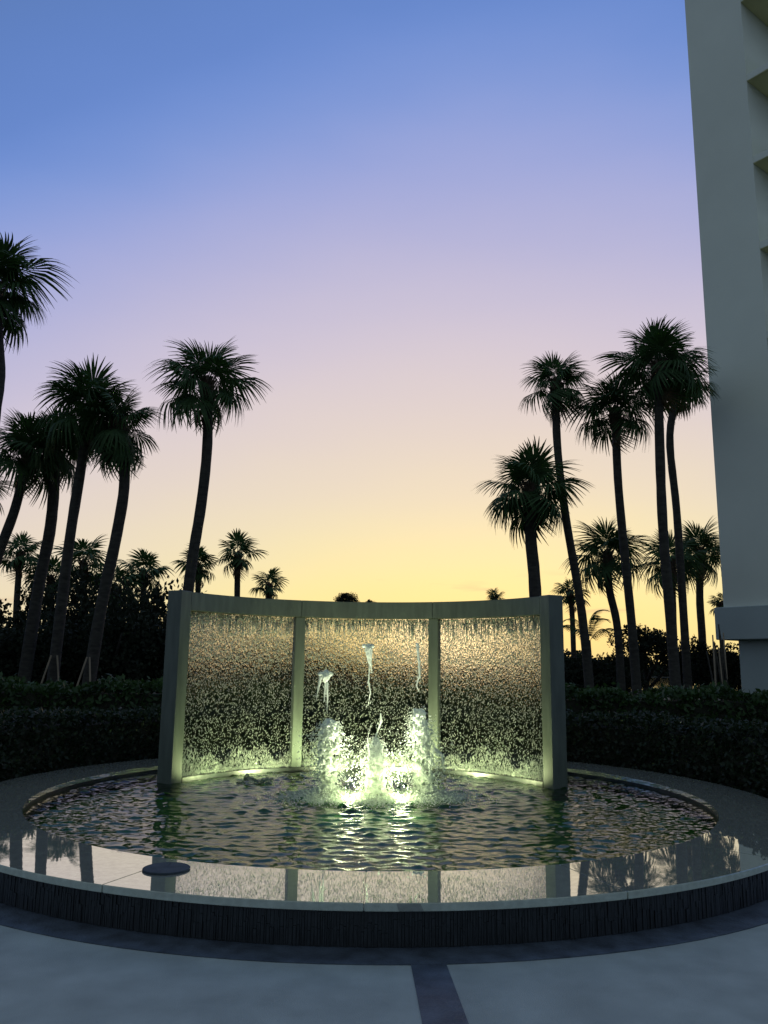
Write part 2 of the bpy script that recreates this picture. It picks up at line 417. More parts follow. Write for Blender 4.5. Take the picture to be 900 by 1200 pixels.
def strand(pts, rads, step=.006):
    """balls along a polyline for fusing"""
    P, S = [], []
    for i in range(len(pts) - 1):
        a, b = Vector(pts[i]), Vector(pts[i + 1]); L_ = (b - a).length; k_ = max(2, int(L_ / step))
        for j in range(k_):
            t_ = j / k_
            P.append(a.lerp(b, t_) + Vector(rng.normal(0, .0015, 3))); S.append(rads[i] * (1 - t_) + rads[i + 1] * t_)
    return np.array([p_[:] for p_ in P]), np.array(S)

PXM = 9.0 / F * .985         # metres per photo pixel at the jets
def jet(base, label, H_, prof, lean, slugs, strands, fuzz, nd_):
    """prof: list of (fraction of height, radius)"""
    root = tag(empty('fountain_jet', base), label, 'water jet', 'jets in the fountain basin')
    fr_, ra_ = zip(*prof)
    P, S = [], []
    for k_ in range(900):
        u = rng.random() ** 1.05; r_ = np.interp(u, fr_, ra_); a = rng.random() * 6.283
        d_ = r_ * math.sqrt(rng.random()) * .85
        P.append((lean * u + math.cos(a) * d_, math.sin(a) * d_, u * H_)); S.append(rng.uniform(.008, .02) * (1 if r_ > .05 else .7))
    for pts, rads in strands:
        p_, s_ = strand(pts, rads); P += p_.tolist(); S += s_.tolist()
    P = np.array(P); S = np.array(S)
    v, f = scatter(ICO1, P, S, S * rng.uniform(1, 2.2, len(S)), np.tile([[0., 0, 1]], (len(S), 1)) + rng.normal(0, .35, (len(S), 3)))
    c = link('column', mesh('column', v, f), M['froth'], root); remesh(c, .0095)
    # loose drops thrown off the column
    u = rng.random(nd_); a = rng.random(nd_) * 6.283
    r_ = np.interp(u, fr_, ra_) * (1 + np.abs(rng.normal(0, fuzz, nd_))) * rng.uniform(.7, 1.1, nd_)
    P = np.stack([lean * u + np.cos(a) * r_, np.sin(a) * r_, u * H_ * rng.uniform(.8, 1.04, nd_)], -1)
    ax = np.stack([np.cos(a) * .6, np.sin(a) * .6, rng.normal(-.4, .7, nd_)], -1)
    s_ = rng.uniform(.0025, .006, nd_)
    prts = [scatter(ICO1, P, s_, s_ * rng.uniform(1, 4, nd_), ax)]
    for pts, rads in slugs + strands:
        p_, _ = strand(pts, rads, .012); p_ = p_ + rng.normal(0, .022, p_.shape); s_ = rng.uniform(.0015, .005, len(p_))
        prts.append(scatter(ICO1, p_, s_, s_ * rng.uniform(1, 3, len(p_)), np.tile([[0, 0, 1.]], (len(p_), 1)) + rng.normal(0, .4, p_.shape)))
    v, f = join(prts)
    tag(link('spray', mesh('spray', v, f, True), M['froth'], root), kind='stuff')
    for pts, rads in slugs:
        p_, s_ = strand(pts, rads)
        v, f = scatter(ICO1, p_, s_, s_ * 1.1)
        o = link('water_slug', mesh('water_slug', v, f), M['froth'], root); remesh(o, .006)
def loc(j, x, y, dy=0):
    return (at_y(x, y, j.y + dy) - j)[:]
j0, j1, j2 = JETS
jet(j0, 'bushy fountain jet under a mushroom shaped slug of water', .80, [(0, .08), (.2, .10), (.45, .14), (.75, .145), (.92, .11), (1, .05)], .0,
    [([loc(j0, 380, 822), loc(j0, 381, 800), loc(j0, 382, 793), loc(j0, 382, 787)], [.008, .012, .05, .03]),
     ([loc(j0, 375, 790), loc(j0, 388, 790)], [.025, .03]),
     ([loc(j0, 376, 793), loc(j0, 372, 812), loc(j0, 370, 824)], [.02, .009, .004]),
     ([loc(j0, 383, 800), loc(j0, 384, 820), loc(j0, 383, 838)], [.018, .010, .005])],
    [], .55, 1500)
jet(j1, 'slim fountain jet with two thin forked strands on top', .62, [(0, .09), (.3, .135), (.6, .125), (.85, .075), (1, .035)], .0,
    [([loc(j1, 426, 757), loc(j1, 437, 757)], [.022, .022]),
     ([loc(j1, 432, 760), loc(j1, 433, 772), loc(j1, 434, 780)], [.045, .028, .014]),
     ([loc(j1, 435, 778), loc(j1, 435, 788)], [.012, .006]),
     ([loc(j1, 433, 780), loc(j1, 432, 800), loc(j1, 434, 812), loc(j1, 431, 828)], [.010, .008, .010, .005])],
    [([loc(j1, 436, 885), loc(j1, 439, 866), loc(j1, 444, 853), loc(j1, 447, 844), loc(j1, 446, 836)], [.02, .010, .012, .013, .011]),
     ([loc(j1, 432, 880), loc(j1, 431, 864), loc(j1, 435, 848)], [.012, .008, .006])], .7, 1300)
jet(j2, 'tall ragged fountain jet throwing a thick column of water', .92, [(0, .07), (.2, .13), (.4, .15), (.6, .125), (.8, .10), (.93, .09), (1, .05)], -.08,
    [([loc(j2, 489, 755), loc(j2, 491, 775), loc(j2, 492, 795)], [.02, .016, .012]),
     ([loc(j2, 491, 793), loc(j2, 488, 803), loc(j2, 491, 811)], [.012, .009, .006])],
    [([loc(j2, 520, 905), loc(j2, 518, 885), loc(j2, 508, 878)], [.01, .014, .02]),
     ([loc(j2, 480, 905), loc(j2, 470, 886), loc(j2, 466, 878)], [.008, .007, .005]),
     ([loc(j2, 478, 890), loc(j2, 474, 872), loc(j2, 480, 868)], [.007, .006, .007])], .6, 1700)

# froth boiling round the feet of the jets, and drops in the air
nf = 9000
sel = rng.integers(0, 3, nf)
bx = np.array([[j.x, j.y] for j in JETS])[sel] + rng.normal(0, .25, (nf, 2)) * np.array([1.0, .85])
dd = np.min(np.hypot(bx[:, None, 0] - np.array([j.x for j in JETS]), bx[:, None, 1] - np.array([j.y for j in JETS])), 1)
z = ZW + np.abs(rng.normal(0, .03, nf)) * np.exp(-dd / .35) * 2 + .002
s1 = rng.uniform(.004, .014, nf) * np.exp(-dd / .7)
v1 = scatter(ICO1, np.column_stack([bx, z]), s1 * 1.5, s1 * rng.uniform(.5, 1.2, nf), np.tile([[0, 0, 1.]], (nf, 1)) + rng.normal(0, .5, (nf, 3)))
nf = 900
bx = np.array([[j.x, j.y] for j in JETS])[rng.integers(0, 3, nf)] + rng.normal(0, .26, (nf, 2))
z = ZW + rng.random(nf) ** 1.8 * .75
s2 = rng.uniform(.002, .0065, nf)
v2 = scatter(ICO1, np.column_stack([bx, z]), s2, s2 * rng.uniform(1, 3, nf), np.tile([[0, 0, 1.]], (nf, 1)) + rng.normal(0, .7, (nf, 3)))
v, f = join([v1, v2])
tag(link('fountain_froth', mesh('froth', v, f, True), M['froth']), 'white froth and flying drops around the feet of the jets', 'froth', kind='stuff')

# small low splash near the water wall
sp = at_z(292, 918, ZW)
P, S = [], []
for k in range(150):
    a = rng.random() * 6.28; u = rng.random(); r_ = .16 * (1 - u) ** 1.2
    P.append((math.cos(a) * r_ * 1.0 + .03 * math.sin(u * 5), math.sin(a) * r_ * .6, u ** 1.3 * .085 * rng.uniform(.5, 1.2))); S.append(rng.uniform(.012, .022))
for k in range(60):
    P.append((.2 + rng.normal(0, .05), rng.normal(0, .03), abs(rng.normal(0, .02)))); S.append(rng.uniform(.012, .02))
v, f = scatter(ICO1, np.array(P), np.array(S), np.array(S) * 1.4)
o = tag(link('bubbling_splash', mesh('splash', v, f), droplet_material('splash_green', .3, col=(.45, .55, .4)), loc=sp), 'small dull bubbling splash on the water before the wall', 'splash')
remesh(o, .011)

# ------------------------------------------------------------------ water wall
ww = tag(empty('water_wall', (FC[0], FC[1], 0)), 'curved metal frame of three bays pouring curtains of water', 'water wall')
T3 = HALF / 3
def arc_box(r_a, r_b, a, wt, z0, z1, name, bev=.004):
    """box at arc angle a, radial r_a..r_b, tangential width wt"""
    er = Vector((math.sin(a), math.cos(a), 0)); et = Vector((math.cos(a), -math.sin(a), 0))
    P = [er * r_a - et * wt / 2, er * r_a + et * wt / 2, er * r_b + et * wt / 2, er * r_b - et * wt / 2]
    return link(name, prism([(p_.x, p_.y) for p_ in P], z0, z1, bev), M['frame'], ww)
PT = .20; RT = .205
for sgn in (-1, 1):
    arc_box(FR - RT / 2, FR + RT / 2, sgn * HALF, PT, .035, ZT, 'post', .006)
    arc_box(FR - .07, FR + .06, sgn * T3, .135, .035, ZB - .003, 'mullion', .005)
ea = (PT / 2) / FR
for a0, a1 in ((-HALF + ea + .0008, -T3 - .0008), (-T3 + .0008, T3 - .0008), (T3 + .0008, HALF - ea - .0008)):
    link('beam', sector(FR - RT / 2 + .004, FR + RT / 2 - .004, a0, a1, ZB, ZT - .004, 14, .005), M['frame'], ww)
em_ = .0675 / FR
for a_, e_, lb_ in ((-HALF + .24, 7, 'end post'), (-T3 - .2, 10, 'mullion'), (-T3 + .2, 14, 'mullion'), (T3 - .2, 14, 'mullion'), (T3 + .2, 10, 'mullion'), (HALF - .24, 7, 'end post')):
    r_ = FR - .55
    ul = tag(empty('submerged_uplight', (FC[0] + r_ * math.sin(a_), FC[1] + r_ * math.cos(a_), .03)), 'small submerged uplight washing the falling water beside ' + ('an end post' if lb_ == 'end post' else 'a mullion'), 'lamp', 'uplights along the foot of the water wall')
    # cylinder lamp tilted back so that its lens faces the curtain
    out_ = Vector((math.sin(a_), math.cos(a_), .95)).normalized(); b0 = Vector((0, 0, .06))
    v, f = tube([b0 - out_ * .05, b0 + out_ * .045], [.04, .045], 16)
    v2, f2 = tube([(0, 0, 0), (0, 0, .03)], [.05, .03], 12); o_ = len(v); v = v + v2; f = f + [tuple(q_ + o_ for q_ in t_) for t_ in f2]
    link('housing', mesh('housing', v, f), M['metal'], ul)
    v, f = tube([b0 + out_ * .0455, b0 + out_ * .05], [.04, .03], 16)
    link('lens', mesh('lens', v, f, True), em2, ul)
    ld = bpy.data.lights.new('uplight_glow', 'SPOT'); ld.energy = e_ * 6.2; ld.color = (.92, 1, .50); ld.shadow_soft_size = .04; ld.spot_size = R(150); ld.spot_blend = .7
    lo_ = bpy.data.objects.new('uplight_glow', ld); COL.objects.link(lo_); lo_.parent = ul; lo_.location = b0 + out_ * .14
    lo_.rotation_euler = out_.to_track_quat('-Z', 'Y').to_euler()
link('sill', sector(FR - .10, FR + .16, -HALF + ea + .004, HALF - ea - .004, .032, ZW + .05, 40, .006), M['sill'], ww)
# falling curtains
bays = [(-HALF + ea, -T3 - em_), (-T3 + em_, T3 - em_), (T3 + em_, HALF - ea)]
labs = ['curtain of falling drops in an end bay of the water wall', 'curtain of falling drops in the middle bay of the water wall', 'curtain of falling drops in an end bay of the water wall']
for b_, ((a0, a1), lb) in enumerate(zip(bays, labs)):
    zb = ZW + .055; parts = []
    n_ = 7800
    a = rng.uniform(a0 + .004, a1 - .004, n_); z = zb + (1 - rng.random(n_) ** 1.55) * (ZB - zb - .02)
    r_ = FR + rng.normal(0, .022, n_)
    ln = rng.uniform(.005, .018, n_); wd = rng.uniform(.0022, .006, n_)
    tilt = rng.normal(0, .55, n_) + .25
    ax = np.stack([np.cos(a) * np.sin(tilt), -np.sin(a) * np.sin(tilt), np.cos(tilt)], -1)
    parts.append(scatter(OCT, np.stack([r_ * np.sin(a), r_ * np.cos(a), z], -1), wd, ln, ax))
    # unbroken threads below the slot
    n_ = 420
    a = rng.uniform(a0 + .004, a1 - .004, n_); ln = rng.uniform(.03, .22, n_) * rng.uniform(.3, 1, n_); z = ZB - .004 - ln
    r_ = FR + rng.normal(0, .006, n_)
    parts.append(scatter(OCT, np.stack([r_ * np.sin(a), r_ * np.cos(a), z], -1), rng.uniform(.002, .006, n_), ln, np.tile([[0, 0, 1.]], (n_, 1)) + rng.normal(0, .012, (n_, 3))))
    # fine broken film under the slot
    n_ = 2600
    a = rng.uniform(a0 + .004, a1 - .004, n_); z = ZB - .01 - rng.random(n_) ** 1.5 * .6
    r_ = FR + rng.normal(0, .012, n_); ln = rng.uniform(.005, .022, n_)
    parts.append(scatter(OCT, np.stack([r_ * np.sin(a), r_ * np.cos(a), z], -1), rng.uniform(.003, .007, n_), ln, np.tile([[0, 0, 1.]], (n_, 1)) + rng.normal(0, .3, (n_, 3))))
    # splash thrown up from the sill
    n_ = 2600
    a = rng.uniform(a0 + .004, a1 - .004, n_); hh = rng.random(n_) ** 2.2 * (.20 + .09 * np.sin(a * 17 + b_) + .06 * np.sin(a * 41))
    r_ = FR - .03 + rng.normal(0, .04, n_)
    ln = rng.uniform(.006, .032, n_)
    ax = np.stack([rng.normal(0, .3, n_), rng.normal(0, .3, n_), np.ones(n_)], -1)
    parts.append(scatter(OCT, np.stack([r_ * np.sin(a), r_ * np.cos(a), zb + ln * .6 + hh], -1), rng.uniform(.002, .005, n_), ln, ax))
    v, f = join(parts)
    wc = link('water_curtain', mesh('curtain', v, f, True), M['bead'], loc=(FC[0], FC[1], 0))
    link('film', sector(FR + .030, FR + .038, a0 + .003, a1 - .003, zb, ZB - .003, 24), M['film'], wc)
    tag(wc, lb, 'falling water', 'curtains of falling water', 'stuff')

# ------------------------------------------------------------------ palms
def frond_mesh(seed, pet=.70, rad=.80, droop=.45, nseg=34):
    g = np.random.default_rng(seed); V_ = []; F_ = []
    def sag(x): return -.10 * droop * x * x
    # petiole
    k_ = 5
    for i in range(k_ + 1):
        x = pet * i / k_; w_ = .022 * (1 - .55 * i / k_)
        V_ += [(x, -w_, sag(x)), (x, w_, sag(x)), (x, 0, sag(x) - w_)]
    for i in range(k_):
        a = i * 3
        for u, v_ in ((0, 1), (1, 2), (2, 0)): F_.append((a + u, a + v_, a + 3 + v_, a + 3 + u))
    hub = np.array([pet, 0, sag(pet)])
    span = R(132)
    for s_ in range(nseg):
        th = -span + 2 * span * (s_ + .5) / nseg + g.normal(0, .02)
        L_ = rad * (1 - .34 * (abs(th) / span) ** 1.6) * g.uniform(.86, 1.07)
        d_ = np.array([math.cos(th), math.sin(th), 0]); pn = np.array([-math.sin(th), math.cos(th), 0])
        ctr = hub + np.array([.16, 0, 0]) * max(0, math.cos(th))
        bend = g.normal(0, .05); ww_ = 2 * span / nseg
        fold = droop * (.10 + .5 * abs(math.sin(th)))
        base = len(V_)
        fr_ = [0.02, .52, .72, .88, 1.0]; wf = [1.0, 1.0, .66, .36, .03]
        for q_, (u, wq) in enumerate(zip(fr_, wf)):
            rr_ = L_ * u
            c_ = ctr + d_ * rr_ * (1 - .10 * droop * u * u) + pn * bend * rr_ * u
            c_[2] += -fold * rr_ * u * .9 - droop * .75 * rr_ * max(0, u - .30) ** 1.3 + (.012 if s_ % 2 else -.012) * min(1, u * 3)
            hw = min(rr_, .53 * L_) * math.tan(ww_ / 2) * 1.15 * wq + .002
            V_.append(tuple(c_ - pn * hw)); V_.append(tuple(c_ + pn * hw))
        for q_ in range(4):
            a = base + q_ * 2; F_.append((a, a + 1, a + 3, a + 2))
    return mesh('frond', V_, F_)
FRONDS = [frond_mesh(3, .46, .95, .45, 46), frond_mesh(5, .54, .98, .6, 46), frond_mesh(8, .66, .94, .8, 44), frond_mesh(9, .64, .92, 1.05, 40)]
FAR = [frond_mesh(13, .60, .82, .5, 22), frond_mesh(15, .55, .85, .8, 22)]
for me_ in FRONDS + FAR: me_.materials.append(M['frond'])
DRY = frond_mesh(21, .6, .7, 1.5, 26); DRY.materials.append(M['dry'])
def boots_mesh(seed):
    g = random.Random(seed); parts = []
    v, f = tube([(0, 0, -.75), (0, 0, -.6), (0, 0, -.25), (0, 0, .1), (0, 0, .3)], [.15, .21, .23, .17, .06], 14)
    V_ = list(v); F_ = list(f)
    for i in range(42):
        a = i * 2.4; z_ = -.68 + .85 * i / 42; r_ = .2 + .03 * math.sin(i)
        er = Vector((math.cos(a), math.sin(a), 0)); et = Vector((-er.y, er.x, 0))
        p0 = er * (r_ - .05) + Vector((0, 0, z_)); p1 = er * (r_ + g.uniform(.05, .13)) + Vector((0, 0, z_ + g.uniform(.12, .26)))
        q_ = len(V_)
        for p_, w_ in ((p0, .06), (p1, .03)):
            for sx, sy in ((-1, -1), (1, -1), (1, 1), (-1, 1)): V_.append(tuple(p_ + et * w_ * sx + er * .02 * sy))
        F_ += [(q_, q_ + 1, q_ + 5, q_ + 4), (q_ + 1, q_ + 2, q_ + 6, q_ + 5), (q_ + 2, q_ + 3, q_ + 7, q_ + 6), (q_ + 3, q_, q_ + 4, q_ + 7), (q_ + 4, q_ + 5, q_ + 6, q_ + 7)]
    me_ = mesh('boot_collar', V_, F_); me_.materials.append(M['boot']); return me_
BOOTS = [boots_mesh(i) for i in range(2)]

def palm(label, pts, Y, rpx, nf=30, seed=0, rad=.17, group=None, far=False, base_x=None, dry=1, top_el=85, low_el=-36):
    """pts: photo points along the trunk from heart downward; the foot is set on the ground"""
    g = random.Random(seed)
    pts = [(pts[0][0], pts[0][1] - rpx * .27)] + list(pts[1:])
    W = [at_y(x, y, Y) for x, y in pts]; rad *= .86
    if base_x is None:
        d_ = (W[-1] - W[-2]); bxx = W[-1].x + d_.x / max(.3, -d_.z) * min(W[-1].z, 3) * .6
    else: bxx = at_y(base_x, 800, Y).x
    foot = Vector((bxx, Y, -.08))
    W.append(foot)
    root = tag(empty('sabal_palm', (foot.x, foot.y, 0)), label, 'palm tree', group or 'palms around the fountain')
    # smooth the trunk line
    P = W[::-1]; Q = []
    for i in range(len(P) - 1):
        p0 = P[max(i - 1, 0)]; p1 = P[i]; p2 = P[i + 1]; p3 = P[min(i + 2, len(P) - 1)]
        for k_ in range(6):
            t_ = k_ / 6
            Q.append(.5 * ((2 * p1) + (p2 - p0) * t_ + (2 * p0 - 5 * p1 + 4 * p2 - p3) * t_ ** 2 + (3 * p1 - p0 - 3 * p2 + p3) * t_ ** 3))
    Q.append(P[-1]); o_ = Vector((foot.x, foot.y, 0))
    nq = len(Q); nf = max(14, int(nf * .74))
    rd = [rad * (1.14 - .16 * min(1, i / (nq * .25)) - .06 * i / nq) * (1 + g.uniform(-.035, .035)) for i in range(nq)]
    v, f = tube([q_ - o_ for q_ in Q], rd, 8 if far else 14)
    link('trunk', mesh('trunk', v, f, True), M['bark'], root)
    heart = Q[-1] - o_
    tilt = (Q[-1] - Q[-4]).normalized()
    sc = rpx * Y * 1.03 / F / 1.47
    b_ = link('boot_collar', BOOTS[seed % 2], None, root, heart, tilt.to_track_quat('Z', 'Y').to_euler(), (rad / .17,) * 3)
    ph = g.uniform(0, 6.28)
    for i in range(nf):
        u = (i + .5) / nf
        el = R(top_el + (low_el - top_el) * u ** .92 + g.uniform(-9, 9)); az = ph + i * 2.39996 + g.uniform(-.5, .5)
        me_ = (FAR[i % 2] if far else FRONDS[min(3, int(u * 4 + g.uniform(-.6, .6)) if u * 4 > .6 else 0)])
        s_ = sc * g.uniform(.80, 1.10) * (.82 + .18 * min(1, u * 3))
        link('frond', me_, None, root, heart + Vector((0, 0, .12 * (1 - u) * sc)), (g.uniform(-.6, .6), -el, az), (s_, s_, s_))
    for i in range(dry):
        link('frond', DRY, None, root, heart + Vector((0, 0, -.2)), (g.uniform(-.6, .6), R(g.uniform(55, 80)), g.uniform(0, 6.28)), (sc * .8,) * 3)
    return root

palm('tallest palm of the leaning clump, its crown towering above the other crowns', [(-9, 362), (-2, 430), (-8, 490), (-26, 640)], 17.5, 80, 34, 1, .18, base_x=-42)
palm('palm with a dark trunk leaning steeply away from the clump', [(33, 548), (18, 595), (0, 645), (-15, 700)], 22.5, 54, 28, 2, .16, base_x=-35)
palm('palm with a kinked dark trunk in the middle of the clump', [(64, 540), (63, 575), (58, 625), (45, 690)], 23, 54, 28, 3, .19, base_x=25)
palm('palm with a pale straight trunk propped by a wooden stake', [(106, 498), (93, 560), (82, 630), (72, 710)], 21.5, 63, 32, 4, .165, base_x=60)
palm('palm whose bent trunk bows out under a shaggy crown, propped by a stake', [(139, 512), (146, 560), (137, 625), (118, 715)], 21, 58, 30, 5, .175, base_x=100, low_el=-62)
palm('lone slender palm curving up behind the end post of the water wall', [(243, 468), (243, 520), (236, 590), (222, 680)], 20.5, 64, 26, 6, .165, base_x=206)
palm('palm with fronds only peeping in beside the leaning clump', [(-22, 585), (-26, 640), (-32, 700)], 23, 36, 24, 7, .15, base_x=-40)
palm('short palm with a broad round crown behind the water wall', [(622, 590), (622, 630), (627, 690)], 22, 60, 32, 8, .20, base_x=632, low_el=-42)
palm('tall slender palm sweeping outward beside the end of the water wall', [(651, 462), (653, 520), (662, 600), (682, 720)], 23, 46, 28, 9, .145, base_x=693)
palm('tall palm with a thick boot collar and straight trunk between two others', [(721, 498), (724, 560), (731, 640), (741, 740)], 23.5, 54, 28, 10, .15, base_x=747)
palm('tallest straight palm standing close to the building', [(771, 448), (773, 520), (777, 620), (786, 730)], 22, 64, 34, 11, .16, base_x=793)
palm('dark trunked palm whose crown touches the building wall', [(797, 462), (785, 510), (793, 600), (801, 720)], 26, 46, 26, 12, .15, base_x=806)
BG = 'smaller palms behind'
palm('half grown palm with a shaggy collar below the tall trio', [(712, 665), (714, 690), (724, 740)], 26, 50, 26, 13, .15, BG, base_x=728)
palm('half grown palm right beside the building corner', [(821, 660), (820, 700), (823, 750)], 31, 42, 26, 14, .17, BG, base_x=824)
palm('half grown palm hidden behind the tallest straight trunks', [(786, 672), (788, 710)], 29, 42, 24, 15, .16, BG, base_x=790)
palm('spindly small palm beside a feather leaved palm', [(668, 702), (671, 730)], 33, 24, 20, 16, .13, BG, True, base_x=673)
palm('small palm silhouetted above the building ledge', [(846, 714), (846, 735)], 34, 18, 16, 17, .13, BG, True, base_x=846)
palm('little palm with clear trunk between the leaning trunks', [(24, 660), (20, 700)], 33, 34, 22, 18, .16, BG, True, base_x=16)
palm('bushy middle sized palm among dark trees behind the clump', [(98, 672), (98, 710)], 34, 40, 24, 19, .16, BG, True, base_x=98)
palm('middle sized palm rising from dense dark shrubs', [(168, 682), (168, 720)], 34, 36, 24, 20, .16, BG, True, base_x=168)
palm('palm crown crowding up behind the pale straight trunk', [(60, 690), (60, 720)], 35, 38, 24, 31, .16, BG, True, base_x=60)
palm('palm crown among dark trees past the bent trunk', [(135, 700), (135, 730)], 33, 38, 24, 32, .16, BG, True, base_x=135)
palm('small palm half hidden by the lone slender trunk', [(232, 672), (232, 710)], 36, 30, 22, 21, .15, BG, True, base_x=232)
palm('small palm standing clear above the beam of the water wall', [(279, 660), (278, 690)], 36, 31, 22, 22, .16, BG, True, base_x=278)
palm('low palm crown just showing over the curved beam', [(315, 694), (315, 710)], 36, 24, 18, 23, .14, BG, True, base_x=315)
palm('tiny distant palm top behind the beam near the short palm', [(580, 706), (580, 720)], 55, 15, 14, 24, .15, BG, True, base_x=580)

# feather palm
def pinnate(seed, L_=1.6):
    g = np.random.default_rng(seed); V_ = []; F_ = []
    n_ = 26
    def cpt(u): return np.array([L_ * math.sin(u * 1.35) / 1.05, 0, L_ * .42 * (math.sin(u * 2.3) - .9 * u * u)])
    for i in range(n_ + 1):
        c_ = cpt(i / n_); V_ += [tuple(c_ + (0, -.012, 0)), tuple(c_ + (0, .012, 0))]
    for i in range(n_): F_.append((2 * i, 2 * i + 1, 2 * i + 3, 2 * i + 2))
    for i in range(3, n_):
        for sd_ in (-1, 1):
            c_ = cpt(i / n_); l_ = .42 * math.sin(math.pi * min(1, .15 + .85 * i / n_)) * g.uniform(.8, 1.1) + .08
            tip = c_ + np.array([l_ * .45, sd_ * l_ * .6, -l_ * .55]); q_ = len(V_)
            V_ += [tuple(c_ + (-.025, 0, 0)), tuple(c_ + (.025, 0, 0)), tuple(tip)]; F_.append((q_, q_ + 1, q_ + 2))
    me_ = mesh('frond', V_, F_); me_.materials.append(M['frond']); return me_
PIN = [pinnate(1), pinnate(2, 1.8)]
hp = at_y(690, 752, 27)
fp = tag(empty('feather_palm', (hp.x, 27, 0)), 'small feather leaved palm with arching fronds near the water wall end', 'palm tree')
v, f = tube([(0, 0, -.05), (.04, 0, hp.z * .5), (0, 0, hp.z + .05)], [.10, .08, .06], 10)
link('trunk', mesh('trunk', v, f, True), M['bark'], fp)
for i in range(11):
    link('frond', PIN[i % 2], None, fp, (0, 0, hp.z), (0, -R(random.uniform(-5, 62)), i * 2.4), (.72, .72, .72))

# ------------------------------------------------------------------ hedges
def leaf_quads(pos, size, elong=1.7, upright=0.0):
    n_ = len(pos); ax = rng.normal(size=(n_, 3)); ax[:, 2] = ax[:, 2] * (1 - upright) + upright * 1.6
    ax /= np.linalg.norm(ax, axis=1, keepdims=True)
    sd_ = np.cross(ax, rng.normal(size=(n_, 3))); sd_ /= np.linalg.norm(sd_, axis=1, keepdims=True)
    size = np.reshape(size, (-1, 1)); l_ = ax * size * elong; w_ = sd_ * size * .5
    P = np.stack([pos - l_ * .5, pos + w_, pos + l_ * .5, pos - w_], 1).reshape(-1, 3)
    return P, np.arange(n_ * 4).reshape(-1, 4)
# clipped inner hedge hugging the basin
hd = tag(empty('clipped_hedge', (CX, CY + 5, 0)), 'low clipped dark hedge curving round the back of the basin', 'hedge')
A0, A1 = -1.78, 1.78
def hz_(a): return .76 + .13 * np.abs(a) / 1.78 + .02 * np.sin(a * 9) + .015 * np.sin(a * 23)
n_ = 34000
a = rng.uniform(A0, A1, n_); sidep = rng.random(n_)
r_ = np.where(sidep < .45, 4.28 + np.abs(rng.normal(0, .05, n_)), rng.uniform(4.25, 5.3, n_))
z = np.where(sidep < .45, rng.uniform(.02, 1, n_) * hz_(a), hz_(a) + rng.normal(0, .035, n_))
pos = np.stack([r_ * np.sin(a), r_ * np.cos(a) - 5, z], -1)
v, f = leaf_quads(pos, rng.uniform(.03, .055, n_), 1.7, .25)
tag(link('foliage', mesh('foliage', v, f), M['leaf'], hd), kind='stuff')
link('twigs', sector(4.34, 5.22, A0, A1, -.01, .72, 40), M['core'], hd, (0, -5, 0))
# taller loose hedge behind
hb = tag(empty('leafy_hedge', (0, 16, 0)), 'taller loose leafy hedge running behind the clipped one', 'hedge')
n_ = 30000
x = rng.uniform(-15, 15, n_); sidep = rng.random(n_)
top = 1.06 + .06 * np.sin(x * 2.3) + .05 * np.sin(x * 5.9 + 1) + .03 * np.sin(x * 13)
y = np.where(sidep < .4, -.55 + np.abs(rng.normal(0, .08, n_)), rng.uniform(-.55, .55, n_))
z = np.where(sidep < .4, rng.random(n_) * top, top + rng.normal(0, .05, n_))
v, f = leaf_quads(np.stack([x, y, z], -1), rng.uniform(.045, .085, n_), 1.9, .45)
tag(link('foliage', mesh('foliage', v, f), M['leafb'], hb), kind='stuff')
link('twigs', prism([(-15, -.45), (15, -.45), (15, .45), (-15, .45)], -.01, .95), M['core'], hb)

# ------------------------------------------------------------------ dark trees and shrubs behind
def crown_mesh(seed, nclump, nleaf, size):
    g = np.random.default_rng(seed)
    c_ = g.normal(size=(nclump, 3)); c_ /= np.linalg.norm(c_, axis=1, keepdims=True); c_ *= g.uniform(.25, .85, (nclump, 1)); c_[:, 2] *= .85
    rad = g.uniform(.18, .36, nclump); k_ = g.integers(0, nclump, nleaf)
    d_ = g.normal(size=(nleaf, 3)); d_ /= np.linalg.norm(d_, axis=1, keepdims=True)
    pos = c_[k_] + d_ * (rad[k_] * g.random(nleaf) ** .45)[:, None]
    v, f = leaf_quads(pos, g.uniform(.6, 1.2, nleaf) * size, 1.6)
    me_ = mesh('crown', v, f); me_.materials.append(M['leafd']); return me_
CROWNS = [crown_mesh(i, 34, 6000, .06) for i in range(4)]
OPEN = [crown_mesh(i + 20, 22, 2300, .055) for i in range(3)]
